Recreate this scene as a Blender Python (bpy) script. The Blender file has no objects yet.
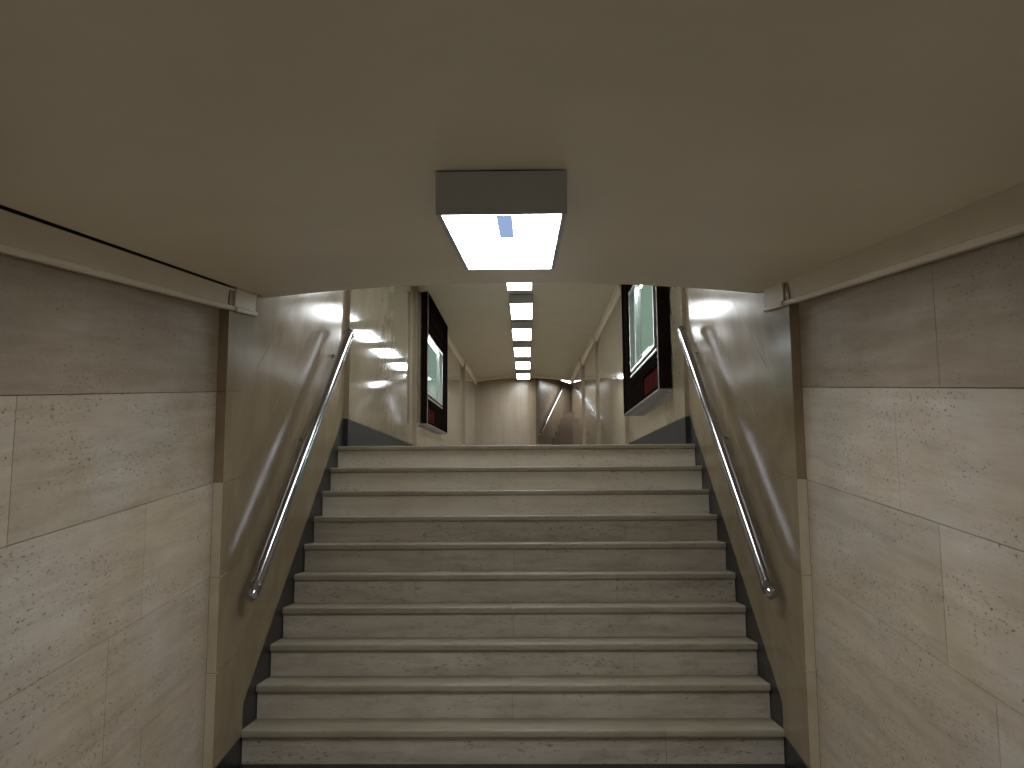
import bpy, bmesh, math, random
from mathutils import Vector, Matrix
random.seed(7)
scene = bpy.context.scene
COL = scene.collection
PI = math.pi

# ------------------------------------------------------------------ place: measured dimensions (metres)
# x right, y forward, z up; the foot of the stairs is the origin.
SL = 0.13041            # slope angle of the ramp leading up to the stairs
TS = math.tan(SL)
HW = 1.25               # half width between the marble stair walls
NW = 1.292              # half width of the ramp passage
RISE, RUN, NSTEP = 0.16, 0.2204, 10
VEND = 0.15             # the low vault ends here
YB = -10.0              # back end of the ramp passage
HALL0 = 2.2             # the upper hall begins
YEND = 16.6             # end wall of the upper hall
FS = 0.019              # slope of the upper floor
SS = 0.722              # slope of skirting along the stairs
def floor_z(y): return 1.6 + FS * (y - 2.0)
def ceil_z(y): return 3.75 + 0.034 * (y - 7.6)

# ------------------------------------------------------------------ materials
def new_mat(name):
    m = bpy.data.materials.new(name); m.use_nodes = True
    nt = m.node_tree; nt.nodes.clear()
    out = nt.nodes.new('ShaderNodeOutputMaterial')
    return m, nt, out
def N(nt, t, **kw):
    n = nt.nodes.new(t)
    for k, v in kw.items(): setattr(n, k, v)
    return n
def ramp(nt, src, stops):
    r = N(nt, 'ShaderNodeValToRGB')
    while len(r.color_ramp.elements) < len(stops): r.color_ramp.elements.new(0.5)
    for e, (p, c) in zip(r.color_ramp.elements, stops):
        e.position = p; e.color = (c[0], c[1], c[2], 1) if not isinstance(c, (int, float)) else (c, c, c, 1)
    nt.links.new(src, r.inputs[0]); return r
def coords(nt, scale, rot=(0, 0, 0)):
    tc = N(nt, 'ShaderNodeNewGeometry')
    mp = N(nt, 'ShaderNodeMapping'); mp.vector_type = 'POINT'
    r = N(nt, 'ShaderNodeMapping'); r.inputs['Rotation'].default_value = rot
    nt.links.new(tc.outputs['Position'], r.inputs['Vector'])
    nt.links.new(r.outputs['Vector'], mp.inputs['Vector'])
    mp.inputs['Scale'].default_value = scale
    return mp.outputs['Vector'], tc
def noise(nt, vec, scale, detail=4, rough=0.55, dist=0.0):
    n = N(nt, 'ShaderNodeTexNoise'); n.inputs['Scale'].default_value = scale
    n.inputs['Detail'].default_value = detail; n.inputs['Roughness'].default_value = rough
    n.inputs['Distortion'].default_value = dist
    nt.links.new(vec, n.inputs['Vector']); return n.outputs['Fac']
def mix(nt, fac, a, b, mode='MIX'):
    m = N(nt, 'ShaderNodeMix'); m.data_type = 'RGBA'; m.blend_type = mode
    L = nt.links
    if isinstance(fac, (int, float)): m.inputs[0].default_value = fac
    else: L.new(fac, m.inputs[0])
    for i, v in ((6, a), (7, b)):
        if isinstance(v, tuple): m.inputs[i].default_value = (v[0], v[1], v[2], 1)
        else: L.new(v, m.inputs[i])
    return m.outputs[2]
def mathn(nt, op, a, b=None):
    m = N(nt, 'ShaderNodeMath', operation=op)
    for i, v in enumerate((a, b)):
        if v is None: continue
        if isinstance(v, (int, float)): m.inputs[i].default_value = v
        else: nt.links.new(v, m.inputs[i])
    return m.outputs[0]
def finish(nt, out, color, rough=0.5, bump=None, bstr=0.2, bdist=0.003, spec=0.5, metal=0.0):
    p = N(nt, 'ShaderNodeBsdfPrincipled')
    for key, v in (('Base Color', color), ('Roughness', rough)):
        if isinstance(v, tuple): p.inputs[key].default_value = (v[0], v[1], v[2], 1)
        elif isinstance(v, (int, float)): p.inputs[key].default_value = v
        else: nt.links.new(v, p.inputs[key])
    p.inputs['Specular IOR Level'].default_value = spec
    p.inputs['Metallic'].default_value = metal
    if bump is not None:
        b = N(nt, 'ShaderNodeBump'); b.inputs['Strength'].default_value = bstr; b.inputs['Distance'].default_value = bdist
        nt.links.new(bump, b.inputs['Height']); nt.links.new(b.outputs[0], p.inputs['Normal'])
    nt.links.new(p.outputs[0], out.inputs[0]); return p

def travertine(name, rot, base, dark, light, rough=0.5, pits=1.0, bscale=1.0, along='y', spec=0.4, island=0.16, grime=0.0, tan=None):
    """banded stone: the grain runs along `along`, with rows of small open pores"""
    m, nt, out = new_mat(name)
    sc = (3.0, 1.1, 11.0) if along == 'y' else (1.1, 3.0, 11.0)
    if along == 'z': sc = (9.0, 9.0, 0.5)
    v, geo = coords(nt, sc, rot)
    band = noise(nt, v, 1.6 * bscale, 6, 0.66, 0.12)
    c = ramp(nt, band, [(0.22, dark), (0.5, base), (0.78, light)]).outputs[0]
    v2, _ = coords(nt, (1, 1, 1), rot)
    cloud = noise(nt, v2, 3.4, 5, 0.65)
    c = mix(nt, mathn(nt, 'MULTIPLY', ramp(nt, cloud, [(0.35, 0.0), (0.7, 1.0)]).outputs[0], 0.42), c, (dark[0]*0.9, dark[1]*0.88, dark[2]*0.84), 'MIX')
    if tan:
        vt, _ = coords(nt, (1.0, 1.0, 1.6), rot)
        tz = ramp(nt, noise(nt, vt, 1.3, 3, 0.6), [(0.38, 0.0), (0.62, 1.0)]).outputs[0]
        c = mix(nt, mathn(nt, 'MULTIPLY', tz, 0.75), c, tan, 'MULTIPLY')
    # pores
    sp = (32, 17, 48) if along == 'y' else (17, 32, 48)
    if along == 'z': sp = (42, 42, 6)
    v3, _ = coords(nt, sp, rot)
    po = noise(nt, v3, 2.2, 4, 0.7)
    v4, _ = coords(nt, (1.0, 1.2, 5.0) if along != 'x' else (1.2, 1.0, 5.0), rot)
    zone = ramp(nt, noise(nt, v4, 1.7, 2), [(0.40, 0.0), (0.56, 1.0)]).outputs[0]
    pit = ramp(nt, po, [(0.58, 0.0), (0.66, 1.0)]).outputs[0]
    pit = mathn(nt, 'MULTIPLY', mathn(nt, 'MULTIPLY', pit, zone), pits)
    c = mix(nt, mathn(nt, 'MINIMUM', mathn(nt, 'MULTIPLY', pit, 0.75), 0.9), c, (dark[0]*0.28, dark[1]*0.25, dark[2]*0.22))
    if grime > 0:
        vg, _ = coords(nt, (2.0, 8.0, 8.0), rot)
        g = ramp(nt, noise(nt, vg, 2.6, 6, 0.7), [(0.50, 0.0), (0.72, 1.0)]).outputs[0]
        c = mix(nt, mathn(nt, 'MULTIPLY', g, grime), c, (dark[0]*0.42, dark[1]*0.36, dark[2]*0.32))
    # every slab its own tone
    isl = mathn(nt, 'MULTIPLY', mathn(nt, 'SUBTRACT', geo.outputs['Random Per Island'], 0.5), island)
    hsv = N(nt, 'ShaderNodeHueSaturation'); nt.links.new(c, hsv.inputs['Color'])
    nt.links.new(mathn(nt, 'ADD', isl, 1.0), hsv.inputs['Value'])
    r = ramp(nt, band, [(0.3, rough * 1.15), (0.7, rough * 0.85)]).outputs[0]
    h = mathn(nt, 'SUBTRACT', mathn(nt, 'MULTIPLY', band, 0.25), pit)
    finish(nt, out, hsv.outputs[0], r, h, 0.45, 0.0015, spec)
    return m

def polished(name, base, dark, light, rough=0.16, wave=0.05, island=0.10, spec=0.5):
    """polished cream marble: faint cloudy veins, slightly uneven polish that streaks reflections"""
    m, nt, out = new_mat(name)
    v, geo = coords(nt, (1.2, 1.2, 0.7), (0.63, 0, 0))
    vein = noise(nt, v, 2.2, 6, 0.6, 1.2)
    c = ramp(nt, vein, [(0.28, dark), (0.5, base), (0.72, light)]).outputs[0]
    vs, _ = coords(nt, (26, 26, 0.9))
    streak = noise(nt, vs, 1.0, 3, 0.6)
    c = mix(nt, mathn(nt, 'MULTIPLY', ramp(nt, streak, [(0.42, 0.0), (0.75, 1.0)]).outputs[0], 0.30), c, dark)
    isl = mathn(nt, 'MULTIPLY', mathn(nt, 'SUBTRACT', geo.outputs['Random Per Island'], 0.5), island)
    hsv = N(nt, 'ShaderNodeHueSaturation'); nt.links.new(c, hsv.inputs['Color'])
    nt.links.new(mathn(nt, 'ADD', isl, 1.0), hsv.inputs['Value'])
    vb, _ = coords(nt, (30.0, 30.0, 2.0))
    b = noise(nt, vb, 1.0, 2, 0.5)
    rr = ramp(nt, vein, [(0.3, rough * 0.8), (0.7, rough * 1.3)]).outputs[0]
    finish(nt, out, hsv.outputs[0], rr, b, wave, 0.004, spec)
    return m

def plain(name, col, rough=0.5, metal=0.0, var=0.12, scale=6.0, bump=0.0, spec=0.5):
    m, nt, out = new_mat(name)
    v, _ = coords(nt, (1, 1, 1))
    n = noise(nt, v, scale, 5, 0.6)
    c = ramp(nt, n, [(0.3, tuple(x * (1 - var) for x in col)), (0.7, tuple(min(1, x * (1 + var)) for x in col))]).outputs[0]
    finish(nt, out, c, rough, n if bump else None, bump, 0.002, spec, metal)
    return m

def emitter(name, col, strength):
    m, nt, out = new_mat(name)
    e = N(nt, 'ShaderNodeEmission'); e.inputs[0].default_value = (*col, 1); e.inputs[1].default_value = strength
    nt.links.new(e.outputs[0], out.inputs[0]); return m

RAMPROT = (-SL, 0, 0)
M_TRAV = travertine('travertine_wall', RAMPROT, (0.50, 0.44, 0.365), (0.37, 0.315, 0.25), (0.60, 0.545, 0.47), 0.6, 1.5, tan=(0.94, 0.88, 0.75))
M_TRAVTOP = travertine('travertine_wall_brown_course', RAMPROT, (0.345, 0.275, 0.20), (0.265, 0.205, 0.14), (0.41, 0.335, 0.255), 0.55)
M_TREAD = travertine('travertine_tread', (0, 0, 0), (0.31, 0.275, 0.20), (0.235, 0.20, 0.14), (0.365, 0.33, 0.25), 0.45, 0.7, along='x', grime=0.25)
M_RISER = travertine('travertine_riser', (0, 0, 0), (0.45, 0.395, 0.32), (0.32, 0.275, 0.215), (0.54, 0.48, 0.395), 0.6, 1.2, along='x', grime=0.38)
M_RISERTOP = travertine('travertine_riser_pale', (0, 0, 0), (0.72, 0.67, 0.56), (0.60, 0.55, 0.45), (0.78, 0.73, 0.62), 0.5, 0.9, along='x', grime=0.10)  # paler tone with less grime, used on the top three risers
M_MARBLE = polished('polished_stair_marble', (0.25, 0.195, 0.12), (0.205, 0.155, 0.09), (0.29, 0.23, 0.15), 0.145, 0.008, 0.10, 0.15)
M_STRIP = polished('marble_edge_strip', (0.50, 0.415, 0.295), (0.39, 0.31, 0.21), (0.58, 0.50, 0.375), 0.35, 0.02)
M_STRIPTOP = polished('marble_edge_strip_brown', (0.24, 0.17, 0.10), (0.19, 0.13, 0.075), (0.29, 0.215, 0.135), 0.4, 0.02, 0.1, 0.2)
M_HALL = polished('polished_hall_marble', (0.305, 0.26, 0.178), (0.255, 0.21, 0.138), (0.35, 0.305, 0.22), 0.06, 0.005, 0.10, 0.36)
M_HCEIL = None
M_BROWN = travertine('brown_stone_end', (0, 0, 0), (0.34, 0.275, 0.195), (0.26, 0.20, 0.135), (0.43, 0.36, 0.27), 0.3, 0.2, along='z', spec=0.5)
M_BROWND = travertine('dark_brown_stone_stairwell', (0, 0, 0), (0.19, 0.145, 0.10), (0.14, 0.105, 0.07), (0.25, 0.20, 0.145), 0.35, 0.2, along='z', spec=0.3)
M_BROWNSTEP = travertine('brown_stone_steps', (0, 0, 0), (0.12, 0.08, 0.05), (0.08, 0.052, 0.032), (0.17, 0.12, 0.075), 0.5, 0.4, along='x')
M_MORTAR = plain('joint_mortar', (0.075, 0.058, 0.042), 0.9)
M_CEIL = plain('ceiling_paint', (0.80, 0.715, 0.56), 0.42, 0, 0.04, 2.0)
M_HCEIL = plain('hall_ceiling_paint', (0.60, 0.545, 0.44), 0.42, 0, 0.04, 2.0)
M_CORN = plain('cornice_paint', (0.74, 0.655, 0.52), 0.5, 0, 0.04, 3.0)
M_BLACK = plain('black_skirting_stone', (0.016, 0.015, 0.017), 0.35, 0, 0.3, 9.0)
M_GREYSK = plain('dark_grey_skirting', (0.032, 0.029, 0.026), 0.6, 0, 0.2, 9.0, 0.0, 0.15)
M_FLOOR = plain('ramp_floor_terrazzo', (0.30, 0.28, 0.25), 0.6, 0, 0.2, 40.0)
M_HFLOOR = plain('hall_floor_stone', (0.30, 0.26, 0.20), 0.35, 0, 0.2, 4.0)
M_CHROME = plain('chrome', (0.47, 0.48, 0.54), 0.12, 1.0, 0.03, 30.0)
M_HOUSING = plain('lamp_housing_grey', (0.53, 0.55, 0.58), 0.5, 0, 0.05, 5.0)
M_GAP = plain('gap_shade', (0.02, 0.018, 0.015), 0.9)
M_DIFF = emitter('lamp_diffuser_glow', (0.93, 0.97, 1.0), 21.0)
M_SPINE = None
def spine_mat():
    m, nt, out = new_mat('lamp_spine_translucent')
    t = N(nt, 'ShaderNodeBsdfTranslucent'); t.inputs[0].default_value = (0.125, 0.145, 0.18, 1)
    nt.links.new(t.outputs[0], out.inputs[0]); return m
M_SPINE = spine_mat()
M_CBLACK = plain('case_black_lacquer', (0.010, 0.007, 0.006), 0.9, 0, 0.3, 12.0, 0.0, 0.0)
M_ALU = plain('brushed_aluminium', (0.62, 0.62, 0.60), 0.28, 1.0, 0.08, 40.0)
M_BACK = emitter('case_backlit_panel', (0.60, 0.84, 0.72), 0.50)
M_RED = plain('dark_red_panel', (0.055, 0.012, 0.011), 0.8, 0, 0.3, 9.0, 0.0, 0.0)
M_SILL = plain('case_grey_underside', (0.20, 0.185, 0.16), 0.4, 0, 0.1, 9.0)
M_TUBE = emitter('case_tube_glow', (0.85, 0.92, 1.0), 22.0)
def glass_mat():
    m, nt, out = new_mat('case_glass')
    t = N(nt, 'ShaderNodeBsdfTransparent'); t.inputs[0].default_value = (0.90, 0.95, 0.92, 1)
    g = N(nt, 'ShaderNodeBsdfGlossy'); g.inputs['Roughness'].default_value = 0.03
    f = N(nt, 'ShaderNodeFresnel'); f.inputs[0].default_value = 1.45
    mx = N(nt, 'ShaderNodeMixShader')
    ge = N(nt, 'ShaderNodeNewGeometry')
    fr = mathn(nt, 'MULTIPLY', mathn(nt, 'MULTIPLY', f.outputs[0], 0.7), mathn(nt, 'SUBTRACT', 1.0, ge.outputs['Backfacing']))
    nt.links.new(fr, mx.inputs[0]); nt.links.new(t.outputs[0], mx.inputs[1]); nt.links.new(g.outputs[0], mx.inputs[2])
    nt.links.new(mx.outputs[0], out.inputs[0]); return m
M_GLASS = glass_mat()

# ------------------------------------------------------------------ mesh helpers
def obj(name, bm, mats, parent=None, world=True, smooth=False):
    if parent is not None and world:
        bmesh.ops.translate(bm, verts=bm.verts, vec=-parent.location)
    bmesh.ops.recalc_face_normals(bm, faces=bm.faces)
    me = bpy.data.meshes.new(name); bm.to_mesh(me); bm.free()
    if not isinstance(mats, (list, tuple)): mats = [mats]
    for m in mats: me.materials.append(m)
    if smooth:
        for p in me.polygons: p.use_smooth = True
    o = bpy.data.objects.new(name, me); COL.objects.link(o)
    if parent is not None: o.parent = parent
    return o
def smooth_by_angle(o, ang=35):
    me = o.data
    for p in me.polygons: p.use_smooth = True
    bm = bmesh.new(); bm.from_mesh(me)
    for e in bm.edges:
        if len(e.link_faces) == 2 and e.calc_face_angle(0) > math.radians(ang): e.smooth = False
    bm.to_mesh(me); bm.free()
def struct(name, bm, mats, smooth=False):
    o = obj(name, bm, mats, smooth=smooth); o['kind'] = 'structure'; return o
def tag(o, label, cat, group=None):
    o['label'] = label; o['category'] = cat
    if group: o['group'] = group
    return o
def empty(name, loc=(0, 0, 0)):
    o = bpy.data.objects.new(name, None); o.location = loc; o.empty_display_size = 0.1
    COL.objects.link(o); return o
def box(bm, x0, x1, y0, y1, z0, z1, mi=0, bev=0.0):
    r = bmesh.ops.create_cube(bm, size=1)
    vs = r['verts']
    bmesh.ops.scale(bm, verts=vs, vec=(x1 - x0, y1 - y0, z1 - z0))
    bmesh.ops.translate(bm, verts=vs, vec=((x0 + x1) / 2, (y0 + y1) / 2, (z0 + z1) / 2))
    fs = {f for v in vs for f in v.link_faces}
    for f in fs: f.material_index = mi
    if bev:
        es = {e for v in vs for e in v.link_edges}
        rb = bmesh.ops.bevel(bm, geom=list(es), offset=bev, segments=2, affect='EDGES', profile=0.5)
        for f in rb['faces']: f.material_index = mi
    return vs
def prism(bm, pts, a, b, mi=0):
    """extrude a closed loop: pts are functions t -> Vector at t=a and t=b (lists of equal length)"""
    va = [bm.verts.new(p) for p in a]; vb = [bm.verts.new(p) for p in b]
    n = len(va); fs = []
    fs.append(bm.faces.new(va)); fs.append(bm.faces.new(vb[::-1]))
    for i in range(n):
        fs.append(bm.faces.new((va[i], vb[i], vb[(i + 1) % n], va[(i + 1) % n])))
    for f in fs: f.material_index = mi
    return fs
def yz_prism(bm, poly, x0, x1, mi=0):
    return prism(bm, None, [(x0, y, z) for y, z in poly], [(x1, y, z) for y, z in poly], mi)
def xy_prism(bm, poly, z0, z1, mi=0):
    return prism(bm, None, [(x, y, z0) for x, y in poly], [(x, y, z1) for x, y in poly], mi)
def inset(poly, g):
    n = len(poly)
    area = sum(poly[i][0] * poly[(i + 1) % n][1] - poly[(i + 1) % n][0] * poly[i][1] for i in range(n))
    if area < 0: poly = poly[::-1]
    out = []
    for i in range(n):
        p0, p1, p2 = Vector(poly[i - 1]), Vector(poly[i]), Vector(poly[(i + 1) % n])
        d1, d2 = (p1 - p0).normalized(), (p2 - p1).normalized()
        n1, n2 = Vector((-d1.y, d1.x)), Vector((-d2.y, d2.x))
        k = 1 + n1.dot(n2)
        out.append(tuple(p1 + (n1 + n2) * (g / max(k, 0.2))))
    return out
def slab(bm, poly, x, sg, g=0.0015, depth=0.02, ch=0.0015, mi=0):
    """a stone slab: face at x (seen from the -sg side), chamfered arris, thickness outward"""
    P = inset(poly, g); Q = inset(P, ch)
    face = [bm.verts.new((x, y, z)) for y, z in Q]
    mid = [bm.verts.new((x + sg * ch, y, z)) for y, z in P]
    back = [bm.verts.new((x + sg * depth, y, z)) for y, z in P]
    n = len(P)
    fs = [bm.faces.new(face), bm.faces.new(back)]
    for i in range(n):
        j = (i + 1) % n
        fs.append(bm.faces.new((face[i], mid[i], mid[j], face[j])))
        fs.append(bm.faces.new((mid[i], back[i], back[j], mid[j])))
    for f in fs: f.material_index = mi
def tube(bm, pts, r, seg=20, cap=True, mi=0):
    pts = [Vector(p) for p in pts]
    rings = []; up = None
    for i, p in enumerate(pts):
        d = (pts[min(i + 1, len(pts) - 1)] - pts[max(i - 1, 0)]).normalized()
        if up is None:
            up = d.orthogonal().normalized()
        else:
            up = (up - d * up.dot(d)).normalized()
        s = d.cross(up)
        rr = r[i] if isinstance(r, (list, tuple)) else r
        rings.append([bm.verts.new(p + (up * math.cos(2 * PI * k / seg) + s * math.sin(2 * PI * k / seg)) * rr) for k in range(seg)])
    fs = []
    for a, b in zip(rings, rings[1:]):
        for k in range(seg):
            fs.append(bm.faces.new((a[k], a[(k + 1) % seg], b[(k + 1) % seg], b[k])))
    if cap:
        fs.append(bm.faces.new(rings[0][::-1])); fs.append(bm.faces.new(rings[-1]))
    for f in fs: f.material_index = mi
def arc_pts(p0, p1, p2, rad, n=8):
    """round the corner p1 of the path p0-p1-p2"""
    p0, p1, p2 = Vector(p0), Vector(p1), Vector(p2)
    a = p1 + (p0 - p1).normalized() * rad; b = p1 + (p2 - p1).normalized() * rad
    return [a * (1 - t) ** 2 + p1 * 2 * t * (1 - t) + b * t * t for t in [i / n for i in range(n + 1)]]

# ------------------------------------------------------------------ ramp passage
# floor
bm = bmesh.new()
yz_prism(bm, [(YB, YB * TS), (0.03, 0.03 * TS), (0.03, -0.15), (YB, YB * TS - 0.15)], -1.42, 1.42)
yz_prism(bm, [(-0.14, -0.14 * TS), (0.03, 0.03 * TS), (0.03, 0.03 * TS + 0.003), (-0.14, -0.14 * TS + 0.003)], -1.25, 1.25, 1)
struct('floor', bm, [M_FLOOR, M_BLACK])

# walls of the ramp: stone courses parallel to the ramp
ROWS = [0.133, 0.532, 0.932, 1.338, 1.740, 2.16]
VJ = {-1: {0: [-1.01], 1: [-1.305], 2: [-1.06], 3: [-1.928], 4: [-2.75]},
      1: {0: [-1.15], 1: [-1.879], 2: [-1.616], 3: [-1.35], 4: [-1.685]}}
YF = -0.37      # front of the marble stair walls, which stand 5 cm proud of the ramp walls
for sg, side in ((-1, 'left'), (1, 'right')):
    bm = bmesh.new()
    for r in range(5):
        cuts = [YF] + VJ[sg][r]
        while cuts[-1] > YB + 1.3: cuts.append(cuts[-1] - 1.22)
        cuts.append(YB)
        for a, b in zip(cuts, cuts[1:]):
            h0, h1 = ROWS[r], ROWS[r + 1]
            slab(bm, [(b, h0 + b * TS), (a, h0 + a * TS), (a, h1 + a * TS), (b, h1 + b * TS)], sg * NW, sg, 0.0012, 0.02, 0.0006, 2 if r == 4 else 0)
    # body of the wall behind the slabs
    body = [(YB, -0.1 + YB * TS), (YF, -0.1 + YF * TS), (YF, 2.5 + YF * TS), (YB, 2.5 + YB * TS)]
    yz_prism(bm, body, sg * (NW + 0.008), sg * (NW + 0.12), 1)
    struct('wall_' + side, bm, [M_TRAV, M_MORTAR, M_TRAVTOP])

# closing wall behind the viewer
bm = bmesh.new()
box(bm, -1.42, 1.42, YB - 0.12, YB, YB * TS - 0.1, YB * TS + 2.6)
struct('wall_back', bm, M_TRAV)

# low vaulted ceiling of the ramp
def vault_h(x, y):
    lift = 0.010 * max(0.0, (VEND - y) / 2.15) if y > -3.5 else 0.017
    return 2.284 + lift - 0.069 * (x / 1.25) ** 2
bm = bmesh.new()
ys = [VEND - 0.25 * i for i in range(0, 10)] + [-3.5, -5, -7, YB]
xs = [-1.239 + 2.539 * i / 32 for i in range(33)]
low = [[bm.verts.new((x, y, vault_h(x, y) + y * TS)) for x in xs] for y in ys]
top = [[bm.verts.new((x, y, 2.44 + y * TS)) for x in xs] for y in ys]
for j in range(len(ys) - 1):
    for i in range(len(xs) - 1):
        bm.faces.new((low[j][i], low[j][i + 1], low[j + 1][i + 1], low[j + 1][i]))
        bm.faces.new((top[j][i], top[j + 1][i], top[j + 1][i + 1], top[j][i + 1]))
for i in range(len(xs) - 1):
    bm.faces.new((low[0][i], top[0][i], top[0][i + 1], low[0][i + 1]))
    bm.faces.new((low[-1][i], low[-1][i + 1], top[-1][i + 1], top[-1][i]))
for j in range(len(ys) - 1):
    for i in (0, len(xs) - 1):
        bm.faces.new((low[j][i], low[j + 1][i], top[j + 1][i], top[j][i]))
o = struct('ceiling_vault', bm, M_CEIL); smooth_by_angle(o, 40)

# cornices
def cornice(sg, idx):
    prof = [(0, 2.112), (0.010, 2.107), (0.016, 2.114), (0.016, 2.127), (0.006, 2.132), (0.004, 2.142), (0.006, 2.19), (0.010, 2.215), (0.016, 2.222), (0.018, 2.245), (0, 2.245)]
    near = [(0, 2.117), (0.042, 2.111), (0.048, 2.118), (0.048, 2.130), (0.037, 2.135), (0.035, 2.144), (0.038, 2.19), (0.044, 2.24), (0, 2.24)]
    bm = bmesh.new()
    for x0, ya, yb, pr in ((NW, YB, -0.30, near), (HW, -0.305, 0.0, prof)):
        def hh(h, y): return min(h, vault_h(x0 - 0.03, y) - (0.005 if sg < 0 else -0.01)) if h > 2.21 else h
        yl = [ya + (yb - ya) * i / 12 for i in range(13)]
        rings = [[bm.verts.new((sg * (x0 - o_), y, hh(h, y) + y * TS)) for o_, h in pr] for y in yl]
        n = len(pr)
        for a, b in zip(rings, rings[1:]):
            for k in range(n):
                bm.faces.new((a[k], a[(k + 1) % n], b[(k + 1) % n], b[k]))
        bm.faces.new(rings[0]); bm.faces.new(rings[-1][::-1])
    o = struct('trim_%d' % idx, bm, M_CORN); smooth_by_angle(o, 25)
cornice(-1, 1); cornice(1, 2)

# header over the vault's end, closing the taller stair hall towards the ramp
bm = bmesh.new()
box(bm, -1.36, 1.36, VEND - 0.16, VEND - 0.01, 2.30, 3.9)
struct('wall_header', bm, M_BROWN)

# ------------------------------------------------------------------ walls of the stairs
def skirt(y):
    if y < 0.02: return 0.133 + y * TS
    return 0.274 + SS * (y - 0.02)
YBEND = -0.12
def joint(h, y):
    if y < YBEND: return h + y * TS
    return h + YBEND * TS + 0.727 * (y - YBEND)
HALLTOP = 4.0
for sg, side in ((-1, 'left'), (1, 'right')):
    bm = bmesh.new()
    Y1 = HALL0
    # lowest course, from the skirting up to the first joint
    low = [(YF, skirt(YF)), (0.02, 0.133 + 0.02 * TS), (0.0201, 0.274), (Y1, skirt(Y1))]
    slab(bm, low + [(Y1, joint(0.53, Y1)), (YBEND, joint(0.53, YBEND)), (YF, joint(0.53, YF))], sg * HW, sg, 0.0008, ch=0.0001)
    hs = [0.532, 0.932, 1.338, 1.74]
    for a, b in zip(hs, hs[1:]):
        slab(bm, [(YF, joint(a, YF)), (YBEND, joint(a, YBEND)), (Y1, joint(a, Y1)), (Y1, joint(b, Y1)), (YBEND, joint(b, YBEND)), (YF, joint(b, YF))], sg * HW, sg, 0.0004, ch=0.0001)
    yt = YBEND + (HALLTOP - 1.74) / 0.727
    cut = 1.28 if sg > 0 else 1.45
    slab(bm, [(YF, joint(1.74, YF)), (YBEND, joint(1.74, YBEND)), (cut, joint(1.74, cut)), (cut, HALLTOP), (YF, HALLTOP)], sg * HW, sg, 0.0012, ch=0.0001)
    slab(bm, [(cut, joint(1.74, cut)), (Y1, joint(1.74, Y1)), (Y1, HALLTOP), (cut, HALLTOP)], sg * HW, sg, 0.0006, ch=0.0001)
    yz_prism(bm, [(YF + 0.004, -0.2), (Y1, -0.2), (Y1, HALLTOP), (YF + 0.004, HALLTOP)], sg * (HW + 0.006), sg * (HW + 0.17), 1)
    # end strip that faces the ramp
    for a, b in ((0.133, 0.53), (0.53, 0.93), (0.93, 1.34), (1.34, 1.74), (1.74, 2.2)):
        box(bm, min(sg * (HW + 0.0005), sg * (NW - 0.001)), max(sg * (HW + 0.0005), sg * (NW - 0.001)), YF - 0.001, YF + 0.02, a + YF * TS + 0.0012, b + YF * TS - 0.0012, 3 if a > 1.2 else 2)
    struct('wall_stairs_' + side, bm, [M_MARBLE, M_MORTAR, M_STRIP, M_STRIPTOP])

# skirtings: along the ramp, up the stairs and along the start of the upper hall
for sg, side in ((-1, 'left'), (1, 'right')):
    bm = bmesh.new()
    yz_prism(bm, [(YB, YB * TS - 0.02), (YF - 0.004, YF * TS - 0.02), (YF - 0.004, 0.133 + YF * TS), (YB, 0.133 + YB * TS)], sg * (NW - 0.002), sg * (NW + 0.007))
    x0 = HW + 0.0022
    yz_prism(bm, [(YF - 0.003, YF * TS - 0.05), (0.0215, -0.05), (0.0215, 0.274), (0.0201, 0.1355), (YF - 0.003, 0.133 + YF * TS)], sg * x0, sg * (NW + 0.006))
    yz_prism(bm, [(0.0215, -0.05), (HALL0 + 0.005, 1.4), (HALL0 + 0.005, skirt(HALL0)), (0.0215, 0.274)], sg * x0, sg * (x0 + 0.004))
    # black end piece and grey skirting of the hall
    box(bm, min(sg * (HW - 0.028), sg * (HW + 0.003)), max(sg * (HW - 0.028), sg * (HW + 0.003)), HALL0 - 0.004, HALL0 + 0.02, 1.55, 1.812)
    yz_prism(bm, [(HALL0 + 0.004, 1.55), (5.85, 1.62), (5.85, 1.866), (HALL0 + 0.004, 1.812)], sg * (HW - 0.0295), sg * (HW + 0.0), 1)
    struct('baseboard_' + side, bm, [M_BLACK, M_GREYSK])

# ------------------------------------------------------------------ staircase
stairs = empty('staircase', (0, 0, 0))
tag(stairs, 'worn travertine staircase of ten steps rising from the ramp to the upper hall', 'stairs')
CUTS = {1: [0.71], 2: [0.0], 3: [0.62], 4: [0.0], 5: [-0.56, 0.58], 6: [0.0], 7: [0.68], 8: [0.0, 0.83], 9: [0.80], 10: [0.0]}
def tread_bm(k):
    bm = bmesh.new()
    y0 = (k - 1) * RUN; z = k * RISE
    y1 = y0 + RUN + 0.03 if k < NSTEP else y0 + 0.28
    th, r = 0.034, 0.010
    prof = []
    for i in range(6):
        a = PI / 2 * i / 5
        prof.append((y0 + r - r * math.sin(a), z - r + r * math.cos(a)))
    r2 = 0.006
    for i in range(5):
        a = PI / 2 * i / 4
        prof.append((y0 + r2 - r2 * math.cos(a), z - th + r2 - r2 * math.sin(a)))
    prof += [(y1, z - th), (y1, z)]
    cs = [-HW + 0.0005] + [c + random.uniform(-.01, .01) for c in CUTS[k]] + [HW - 0.0005]
    for a, b in zip(cs, cs[1:]):
        yz_prism(bm, prof, a + 0.0008, b - 0.0008)
    return bm
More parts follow.
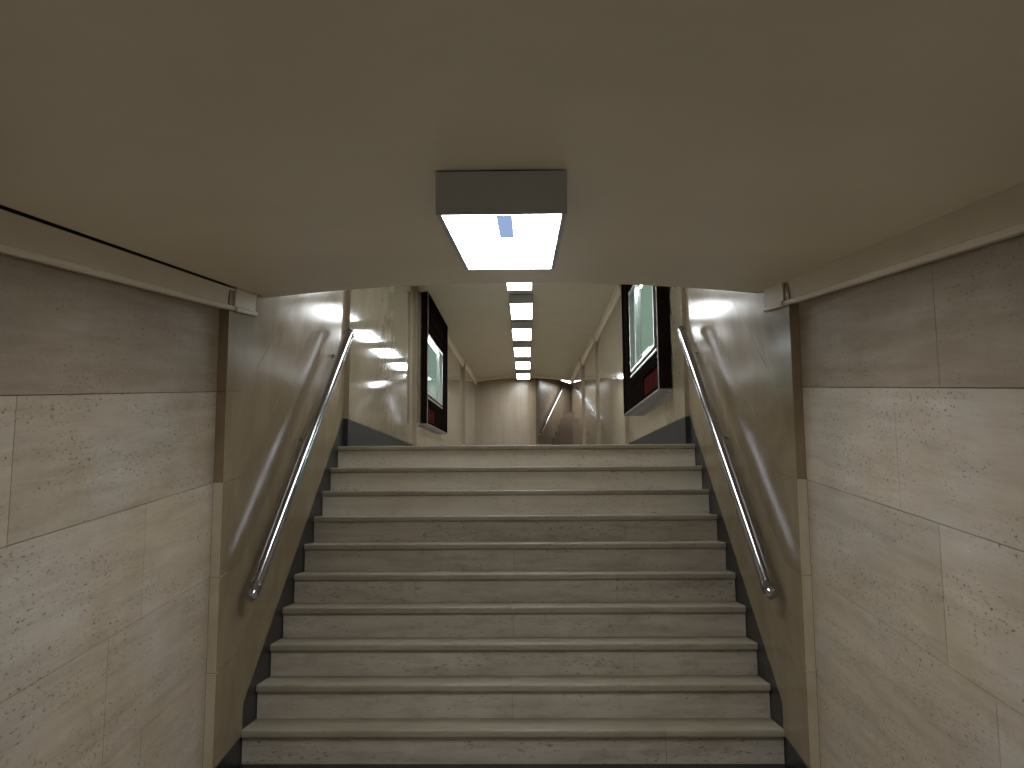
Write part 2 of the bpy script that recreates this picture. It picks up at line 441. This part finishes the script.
def riser_bm(k):
    bm = bmesh.new()
    y0 = (k - 1) * RUN + 0.021; z1 = k * RISE - 0.0335; z0 = (k - 1) * RISE if k > 1 else -0.02
    cs = [-HW + 0.0005] + CUTS[k] + [HW - 0.0005]
    for a, b in zip(cs, cs[1:]):
        box(bm, a + 0.0008, b - 0.0008, y0, y0 + 0.03, z0, z1)
    return bm
for k in range(1, NSTEP + 1):
    o = obj('tread', tread_bm(k), M_TREAD, stairs); smooth_by_angle(o, 30)
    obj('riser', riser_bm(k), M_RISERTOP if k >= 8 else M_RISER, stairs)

# ------------------------------------------------------------------ handrails
def handrail(sg, side_label):
    xr = sg * (HW - 0.078)
    A = Vector((xr, -0.115, 0.822)); B = Vector((xr, 1.905, 2.372))
    root = empty('handrail', (sg * HW, 0.0, 0.8))
    tag(root, side_label, 'handrail')
    d = (B - A).normalized(); RR = 0.0335
    bm = bmesh.new(); tube(bm, [A, A + (B - A) * 0.33, A + (B - A) * 0.66, B], RR, 28, True)
    o = obj('rail', bm, M_CHROME, root); smooth_by_angle(o)
    for P, s in ((A, -1), (B, 1)):
        # rounded end cap behind a raised collar, drooping a little
        bm = bmesh.new(); e = d * s; dn = Vector((0, 0, -1))
        st = [(-0.006, RR), (-0.004, RR + 0.004), (0.010, RR + 0.004), (0.012, RR)]
        tube(bm, [P + e * a for a, r in st], [r for a, r in st], 28)
        n = 9
        pts, rad = [], []
        for i in range(n + 1):
            a = PI / 2 * i / n
            pts.append(P + e * (0.011 + 0.056 * math.sin(a)) + dn * 0.012 * math.sin(a)); rad.append(max(0.001, (RR + 0.0055) * math.cos(a) ** 0.5))
        tube(bm, pts, rad, 28)
        o = obj('end_cap', bm, M_CHROME, root); smooth_by_angle(o, 40)
    for t in (0.53, 0.94):
        P = A + (B - A) * t
        bm = bmesh.new()
        w = Vector((sg * HW, P.y, P.z - 0.075))
        path = [P - Vector((0, 0, 0.028))] + arc_pts(P, Vector((P.x, P.y, P.z - 0.075)), w, 0.035, 7) + [w]
        tube(bm, path, 0.009, 14)
        tube(bm, [w - Vector((sg * 0.006, 0, 0)), w], [0.015, 0.016], 20)
        o = obj('wall_bracket', bm, M_CHROME, root); smooth_by_angle(o)
    return root
handrail(-1, 'chrome tubular handrail on the left wall of the stairs')
handrail(1, 'chrome tubular handrail on the right wall of the stairs')

# ------------------------------------------------------------------ upper hall
# plan of each side: (y, half width) steps inwards
PLAN = {-1: [(HALL0, 1.222), (5.9, 1.18), (13.0, 1.13), (YEND, 1.13)],
        1: [(HALL0, 1.222), (5.85, 1.18), (9.7, 1.15), (12.9, 1.115), (YEND, 1.115)]}
VC = {-1: [[4.57], [7.9, 10.4], [14.7]], 1: [[4.2], [7.7], [11.3], [14.7]]}
for sg, side in ((-1, 'left'), (1, 'right')):
    bm = bmesh.new()
    pl = PLAN[sg]
    for i in range(len(pl) - 1):
        ya, xa = pl[i]; yb = pl[i + 1][0]
        cuts = [ya] + VC[sg][i] + [yb]
        for a, b in zip(cuts, cuts[1:]):
            lv = [1.30, 2.45, 3.2, 4.7]
            base = [floor_z(y) - 1.6 for y in (a, b)]
            for q in range(3):
                z0a, z1a = lv[q] + base[0], lv[q + 1] + base[0]
                z0b, z1b = lv[q] + base[1], lv[q + 1] + base[1]
                if q == 0 and i == 0:
                    z0a, z0b = [1.812 + (y - HALL0) * (1.866 - 1.812) / 3.65 for y in (a, b)]
                slab(bm, [(a, z0a), (b, z0b), (b, z1b), (a, z1a)], sg * xa, sg, 0.0006, ch=0.0001)
        yz_prism(bm, [(ya + 0.004, 1.2), (yb, 1.3), (yb, 5.0), (ya + 0.004, 4.9)], sg * (xa + 0.007), sg * (xa + 0.2), 1)
        xo = (HW if i == 0 else pl[i - 1][1]) + 0.002     # strip facing the stairs where the wall steps in
        zb = 1.812 if i == 0 else 1.5
        box(bm, min(sg * xa, sg * xo) + 0.0007, max(sg * xa, sg * xo), ya - 0.002, ya + 0.02, zb, 4.6, 2)
    struct('wall_hall_' + side, bm, [M_HALL, M_MORTAR, M_BROWN])

# floor of the upper hall and ceiling
bm = bmesh.new()
yz_prism(bm, [(2.18, 1.599), (17.0, floor_z(17.0)), (17.0, 1.3), (2.18, 1.3)], -1.3, 1.3)
struct('floor_hall', bm, M_HFLOOR)
bm = bmesh.new()
nx = 16
ysl = [VEND - 0.1, 4, 8, 12, YEND + 0.02]
def hc(x, y): return ceil_z(y) + 0.115 * (1 - (x / 1.26) ** 2)
xs = [-1.27 + 2.54 * i / nx for i in range(nx + 1)]
low = [[bm.verts.new((x, y, hc(x, y))) for x in xs] for y in ysl]
top = [[bm.verts.new((x, y, ceil_z(y) + 0.3)) for x in xs] for y in ysl]
for j in range(len(ysl) - 1):
    for i in range(nx):
        bm.faces.new((low[j][i], low[j][i + 1], low[j + 1][i + 1], low[j + 1][i]))
        bm.faces.new((top[j][i], top[j + 1][i], top[j + 1][i + 1], top[j][i + 1]))
    for i in (0, nx): bm.faces.new((low[j][i], low[j + 1][i], top[j + 1][i], top[j][i]))
for i in range(nx):
    bm.faces.new((low[0][i], top[0][i], top[0][i + 1], low[0][i + 1]))
    bm.faces.new((low[-1][i], low[-1][i + 1], top[-1][i + 1], top[-1][i]))
o = struct('ceiling_hall', bm, M_HCEIL); smooth_by_angle(o, 40)
# plain cornices under the hall ceiling
for n_, sg in ((3, -1), (4, 1)):
    bm = bmesh.new()
    for i in range(len(PLAN[sg]) - 1):
        ya, xa = PLAN[sg][i]; yb = PLAN[sg][i + 1][0]
        ya = max(ya, 8.8 if sg < 0 else 5.75)
        if yb <= ya: continue
        pr = [(0.0, -0.10), (0.02, -0.10), (0.03, -0.075), (0.03, -0.05), (0.05, 0.0), (0.05, 0.03), (0.0, 0.03)]
        prism(bm, None, [(sg * (xa + 0.002 - o_), ya, ceil_z(ya) + h) for o_, h in pr], [(sg * (xa + 0.002 - o_), yb, ceil_z(yb) + h) for o_, h in pr])
    struct('trim_%d' % n_, bm, M_CORN)

# end wall, bending away into a second flight of brown steps
DX, DY = 0.39, 0.92
ax, ay = 0.30, YEND
line = [(-1.2, YEND), (0.05, YEND)]
for i in range(1, 9):
    t = i / 8
    p0, p1, p2 = (0.05, YEND), (0.30, YEND), (0.30 + DX * 0.3, YEND + DY * 0.3)
    line.append(tuple(p0[q] * (1 - t) ** 2 + p1[q] * 2 * t * (1 - t) + p2[q] * t * t for q in (0, 1)))
line.append((ax + DX * 6, ay + DY * 6))
bm = bmesh.new()
off = [(x - 0.1 * (1 if i > 3 else 0), y + 0.15) for i, (x, y) in enumerate(line)]
zt = 5.4
for i in range(len(line) - 1):
    for z0, z1 in ((1.6, zt),):
        a, b, c, d = line[i], line[i + 1], off[i + 1], off[i]
        va = [bm.verts.new((p[0], p[1], z)) for z in (z0, z1) for p in (a, b, c, d)]
        for f in ((0, 1, 5, 4), (3, 7, 6, 2), (4, 5, 6, 7), (0, 3, 2, 1)): bm.faces.new([va[q] for q in f]).material_index = 1 if i >= 5 else 0
bmesh.ops.remove_doubles(bm, verts=bm.verts, dist=0.0005)
o = struct('wall_end', bm, [M_BROWN, M_BROWND]); smooth_by_angle(o, 30)
# arched lintel where the hall ends
bm = bmesh.new()
lo = [(x, hc(x, YEND - 0.1) - 0.05) for x in xs]
prism(bm, None, [(x, YEND - 0.12, z) for x, z in lo] + [(1.27, YEND - 0.12, 4.4), (-1.27, YEND - 0.12, 4.4)],
      [(x, YEND - 0.003, z) for x, z in lo] + [(1.27, YEND - 0.003, 4.4), (-1.27, YEND - 0.003, 4.4)])
struct('beam_hall', bm, M_CEIL)
# stairwell side wall and ceiling
px, py = DY, -DX                       # to the right of the direction of climb
bm = bmesh.new()
W2 = 1.15
qa = (ax + px * W2 + 0.0, ay + py * W2 + 0.0)
sw = [(1.115, YEND - 0.01), (1.115 + DX * 6, YEND - 0.01 + DY * 6), (1.315 + DX * 6, YEND - 0.01 + DY * 6), (1.315, YEND - 0.01)]
xy_prism(bm, sw, 1.6, zt)
struct('wall_stairwell_right', bm, M_BROWND)
bm = bmesh.new()
e1 = (ax + DX * 6, ay + DY * 6); e2 = (1.115 + DX * 6, YEND + DY * 6)
xy_prism(bm, [e1, e2, (e2[0], e2[1] + 0.1), (e1[0], e1[1] + 0.1)], 1.6, zt)
struct('wall_stairwell_end', bm, M_HALL)
bm = bmesh.new()
xy_prism(bm, [(0.0, YEND), (1.3, YEND), (1.3 + DX * 6.1, YEND + DY * 6.1), (0.2 + DX * 6.1, YEND + DY * 6.1)], 4.42, 4.55)
struct('ceiling_stairwell', bm, M_CEIL)
# the far flight
far = empty('stone_staircase', (0.7, YEND, floor_z(YEND)))
tag(far, 'dark brown stone steps climbing away to the right at the far end of the hall', 'stairs')
z0 = floor_z(YEND); tr = 0.20; rs = 0.177
for k in range(9):
    bm = bmesh.new()
    t0 = 0.12 + k * tr; t1 = t0 + (tr + 0.02 if k < 8 else 3.8)
    pts = [(ax + DX * t0 + 0.004, ay + DY * t0), (1.11 + DX * t0, YEND - 0.01 + DY * t0), (1.11 + DX * t1, YEND - 0.01 + DY * t1), (ax + DX * t1 + 0.004, ay + DY * t1)]
    xy_prism(bm, pts, z0 - 0.1, z0 + (k + 1) * rs)
    obj('step', bm, M_BROWNSTEP, far)
# its handrail
hr = empty('handrail', (0.364, 16.6, 2.6))
tag(hr, 'thin chrome handrail on the brown end wall far down the hall', 'handrail')
hA = Vector((ax + DX * 0.05 + 0.07 * px, ay + DY * 0.05 + 0.07 * py, 2.80)); hB = Vector((ax + DX * 2.1 + 0.07 * px, ay + DY * 2.1 + 0.07 * py, 4.60 - 0.0))
hB.z = 2.80 + 0.875 * 2.05
hB = hA + (hB - hA) * 0.82
bm = bmesh.new(); tube(bm, [hA, hA + (hB - hA) * 0.5, hB], 0.026, 16)
o = obj('rail', bm, M_CHROME, hr); smooth_by_angle(o)
for t in (0.03, 0.5, 0.95):
    P = hA + (hB - hA) * t
    bm = bmesh.new(); W = P - Vector((px, py, 0)) * 0.071 - Vector((0, 0, 0.05))
    tube(bm, [P - Vector((0, 0, 0.02)), P - Vector((0, 0, 0.045)), P - Vector((px, py, 0)) * 0.03 - Vector((0, 0, 0.05)), W], 0.012, 10)
    o = obj('wall_bracket', bm, M_CHROME, hr); smooth_by_angle(o)

# ------------------------------------------------------------------ ceiling lamps
LW, LH, FH = 0.325, 0.106, 0.112
def make_lamp(length, LW, LH):
    root = empty('ceiling_lamp')
    w, h, t = LW / 2, LH, 0.004
    bm = bmesh.new()                         # open-bottomed sheet housing with a turned-in lip; origin at the lens front, x centre
    box(bm, -w, -w + t, 0, length, 0, h); box(bm, w - t, w, 0, length, 0, h)
    box(bm, -w + t, w - t, 0, t, 0, h); box(bm, -w + t, w - t, length - t, length, 0, h)
    box(bm, -w + t, w - t, t, length - t, h - t, h)
    lip = 0.009
    box(bm, -w + t, -w + t + lip, t, length - t, 0, 0.002); box(bm, w - t - lip, w - t, t, length - t, 0, 0.002)
    box(bm, -w + t + lip, w - t - lip, t, t + 0.006, 0, 0.002); box(bm, -w + t + lip, w - t - lip, length - t - 0.006, length - t, 0, 0.002)
    obj('housing', bm, M_HOUSING, root, False)
    bm = bmesh.new()                         # shade of the gap above the housing, put in as a dark strip
    box(bm, -w + 0.004, w - 0.004, 0.004, length - 0.004, h, h + 0.006)
    obj('shadow_gap_strip', bm, M_GAP, root, False)
    bm = bmesh.new()
    box(bm, -w + t, w - t, t, length - t, 0.0022, 0.007)
    obj('diffuser', bm, M_DIFF, root, False)
    return root
def kids(o): return [c for c in bpy.data.objects if c.parent == o]
def dup(root, loc, rx, label, group=None):
    r = root.copy(); COL.objects.link(r); r.location = loc; r.rotation_euler = (rx, 0, 0)
    if 'group' in r: del r['group']
    for c in kids(root):
        d = c.copy(); COL.objects.link(d); d.parent = r
    tag(r, label, 'ceiling lamp', group); return r

lamp = make_lamp(1.07, LW, LH)
YL = -2.17
lamp.location = (0.026, YL, 2.184 + YL * TS); lamp.rotation_euler = (SL, 0, 0)
tag(lamp, 'large boxy ceiling lamp close overhead, in front of the stairs', 'ceiling lamp')
near_kids = kids(lamp)
dup(lamp, (0.026, -6.6, 2.187 - 6.6 * TS), SL, 'ceiling lamp over the lower ramp, behind the viewer')
bm = bmesh.new()                             # only the near lamp shows the cool grey spine between its tubes and the seams of its lens
box(bm, -0.014, 0.026, 0.012, 0.36, -0.0012, -0.0004)
obj('spine_cover', bm, M_SPINE, lamp, False)['label'] = 'cool grey strip'
for xa, xb in ((0.075, 0.128), (-0.10, -0.05)):
    bm = bmesh.new(); box(bm, xa, xb, 0.46, 0.467, -0.0012, -0.0004)
    obj('lens_seam', bm, M_SPINE, lamp, False)

far_lamp = make_lamp(1.20, 0.306, FH)
FL = [4.89, 6.92, 8.95, 10.98, 13.0, 15.03]
FX = [0.0, 0.012, 0.0, -0.005, -0.01, -0.012]
FLAB = ['first ceiling lamp of the hall row, partly cut off by the vault edge',
        'second ceiling lamp of the hall row, just below the one cut off by the vault',
        'third ceiling lamp along the hall row counted from the vault edge',
        'fourth ceiling lamp along the hall row, third from the end wall',
        'fifth ceiling lamp along the hall row, next to last before the end wall',
        'last and smallest ceiling lamp of the hall row, nearest the end wall']
def lens_z(y): return ceil_z(y) + 0.110 - FH - 0.006
for i, y in enumerate(FL):
    a = math.atan(0.034)
    if i == 0:
        far_lamp.location = (FX[i], y, lens_z(y)); far_lamp.rotation_euler = (a, 0, 0)
        tag(far_lamp, FLAB[0], 'ceiling lamp', 'ceiling lamps along the upper hall')
    else:
        dup(far_lamp, (FX[i], y, lens_z(y)), a, FLAB[i], 'ceiling lamps along the upper hall')
dup(far_lamp, (0.0, 2.6, lens_z(2.6)), math.atan(0.034), 'ceiling lamp above the top steps, hidden over the vault edge')
dup(far_lamp, (0.0, 0.75, lens_z(0.75)), math.atan(0.034), 'ceiling lamp above the lower steps, hidden over the vault edge')
sw_l = dup(far_lamp, (1.00, 17.0, 4.12), 0.0, 'ceiling lamp over the brown steps at the far right end of the hall')
sw_l.rotation_euler = (0, 0, -math.atan2(DX, DY))

# ------------------------------------------------------------------ lit display cases on the hall walls
def display_case(sg, xw, y0, zb, L, H, slope, proud, gl, label):
    """xw wall plane, y0 near end, zb bottom there; gl = glass (y0,y1,z0,z1) measured from y0 and zb"""
    root = empty('display_case', (sg * xw, y0, zb))
    tag(root, label, 'display case', 'lit display cases on the hall walls')
    def bx(bm, d0, d1, a, b, z0, z1, mi=0, bev=0.0):
        xa, xb = sorted((sg * (xw - d0), sg * (xw - d1)))
        vs = box(bm, xa, xb, y0 + a, y0 + b, zb + z0, zb + z1, mi, 0)
        for v in vs: v.co.z += slope * (v.co.y - y0)
    def ring(bm, d0, d1, o, i):
        (a0, a1, c0, c1), (b0, b1, e0, e1) = o, i
        bx(bm, d0, d1, a0, b0, c0, c1); bx(bm, d0, d1, b1, a1, c0, c1)
        bx(bm, d0, d1, b0, b1, c0, e0); bx(bm, d0, d1, b0, b1, e1, c1)
    g0, g1, h0, h1 = gl
    full = (0, L, 0, H)
    bm = bmesh.new()
    o1 = (0.07, L - 0.07, 0.0, H - 0.06)
    red = (0.10, 1.15, 0.04, 0.22)
    # stepped black surround: outer rim proudest, then three shrinking ledges
    ring(bm, 0.0, proud, full, (0.05, L - 0.05, 0.03, H - 0.05))
    ring(bm, 0.0, proud - 0.016, (0.05, L - 0.05, 0.25, H - 0.05), (max(0.06, g0 - 0.18), g1 + 0.18, h0 - 0.11, h1 + 0.20))
    ring(bm, 0.0, proud - 0.032, (max(0.06, g0 - 0.18), g1 + 0.18, h0 - 0.11, h1 + 0.20), (g0 - 0.10, g1 + 0.10, h0 - 0.075, h1 + 0.11))
    ring(bm, 0.0, proud - 0.044, (g0 - 0.10, g1 + 0.10, h0 - 0.075, h1 + 0.11), (g0 - 0.03, g1 + 0.03, h0 - 0.03, h1 + 0.03))
    ring(bm, 0.0, proud - 0.02, (0.05, L - 0.05, 0.03, 0.25), red)
    obj('frame', bm, M_CBLACK, root)
    bm = bmesh.new(); bx(bm, proud - 0.004, proud + 0.0025, -0.0025, 0.005, 0.0, H)  # bright metal strip standing in for the highlight along the near front edge
    obj('edge_highlight', bm, M_ALU, root)
    bm = bmesh.new()
    bx(bm, 0.0, proud + 0.004, -0.002, L + 0.002, -0.014, 0.0)
    obj('sill', bm, M_SILL, root)
    bm = bmesh.new()
    bx(bm, 0.0, proud - 0.035, red[0], red[1], red[2], red[3])
    obj('lower_panel', bm, M_RED, root)['label'] = 'dark red lower panel'
    bm = bmesh.new()
    w = 0.03
    ring(bm, 0.0, proud - 0.02, (g0 - 0.03, g1 + 0.03, h0 - 0.03, h1 + 0.03), (g0, g1, h0, h1))
    bx(bm, 0.012, proud - 0.034, g1 - 0.36, g1 - 0.33, h0, h1)
    obj('glazing_frame', bm, M_ALU, root)
    bm = bmesh.new()
    bx(bm, 0.0, proud - 0.026, g0 - 0.10, g1 + 0.12, h0 - 0.072, h0 - 0.050)
    obj('lower_rail', bm, M_ALU, root)
    bm = bmesh.new(); bx(bm, 0.0, 0.012, g0, g1, h0, h1)
    obj('backboard', bm, M_BACK, root)
    bm = bmesh.new(); bx(bm, 0.022, 0.034, g0 + 0.05, g1 - 0.45, h1 - 0.03, h1 - 0.012)
    obj('light_tube', bm, M_TUBE, root)['label'] = 'glowing tube along the top'
    bm = bmesh.new(); bx(bm, proud - 0.052, proud - 0.049, g0, g1, h0, h1)
    obj('glass_pane', bm, M_GLASS, root)
    return root
display_case(1, 1.222, 2.74, 2.085, 2.62, 1.45, 0.02, 0.106, (0.36, 2.06, 0.415, 1.19), 'black framed lit display case high on the right wall, above the handrail top')
display_case(-1, 1.18, 6.26, 2.14, 2.64, 1.59, 0.034, 0.082, (0.22, 2.05, 0.395, 1.08), 'black framed lit display case on the left wall of the upper hall')

# ------------------------------------------------------------------ world, camera, colour management
w = bpy.data.worlds.new('World'); scene.world = w; w.use_nodes = True
w.node_tree.nodes['Background'].inputs[0].default_value = (0.02, 0.02, 0.02, 1)
cam = bpy.data.cameras.new('Camera'); co = bpy.data.objects.new('Camera', cam); COL.objects.link(co)
right = Vector((0.9998159274367147, 0.01840400237566254, -0.0054225400338507))
up = Vector((0.007806406495803771, -0.13204053059631768, 0.9912135785477643))
fwd = Vector((-0.0175263019911326, 0.9910734538753418, 0.13215989468108744))
m = Matrix((right, up, -fwd)).transposed().to_4x4()
m.translation = Vector((0.0880296, -4.3291353, 1.1875038))
co.matrix_world = m
cam.sensor_width = 36.0; cam.lens = 904.578 * 36 / 1024
cam.clip_start = 0.05; cam.clip_end = 100
scene.camera = co
vs = scene.view_settings
vs.view_transform = 'Standard'; vs.look = 'None'; vs.gamma = 1.0; vs.use_curve_mapping = False
vs.exposure = 0.0
scene.cycles.max_bounces = 12; scene.cycles.diffuse_bounces = 8
scene.cycles.use_denoising = True
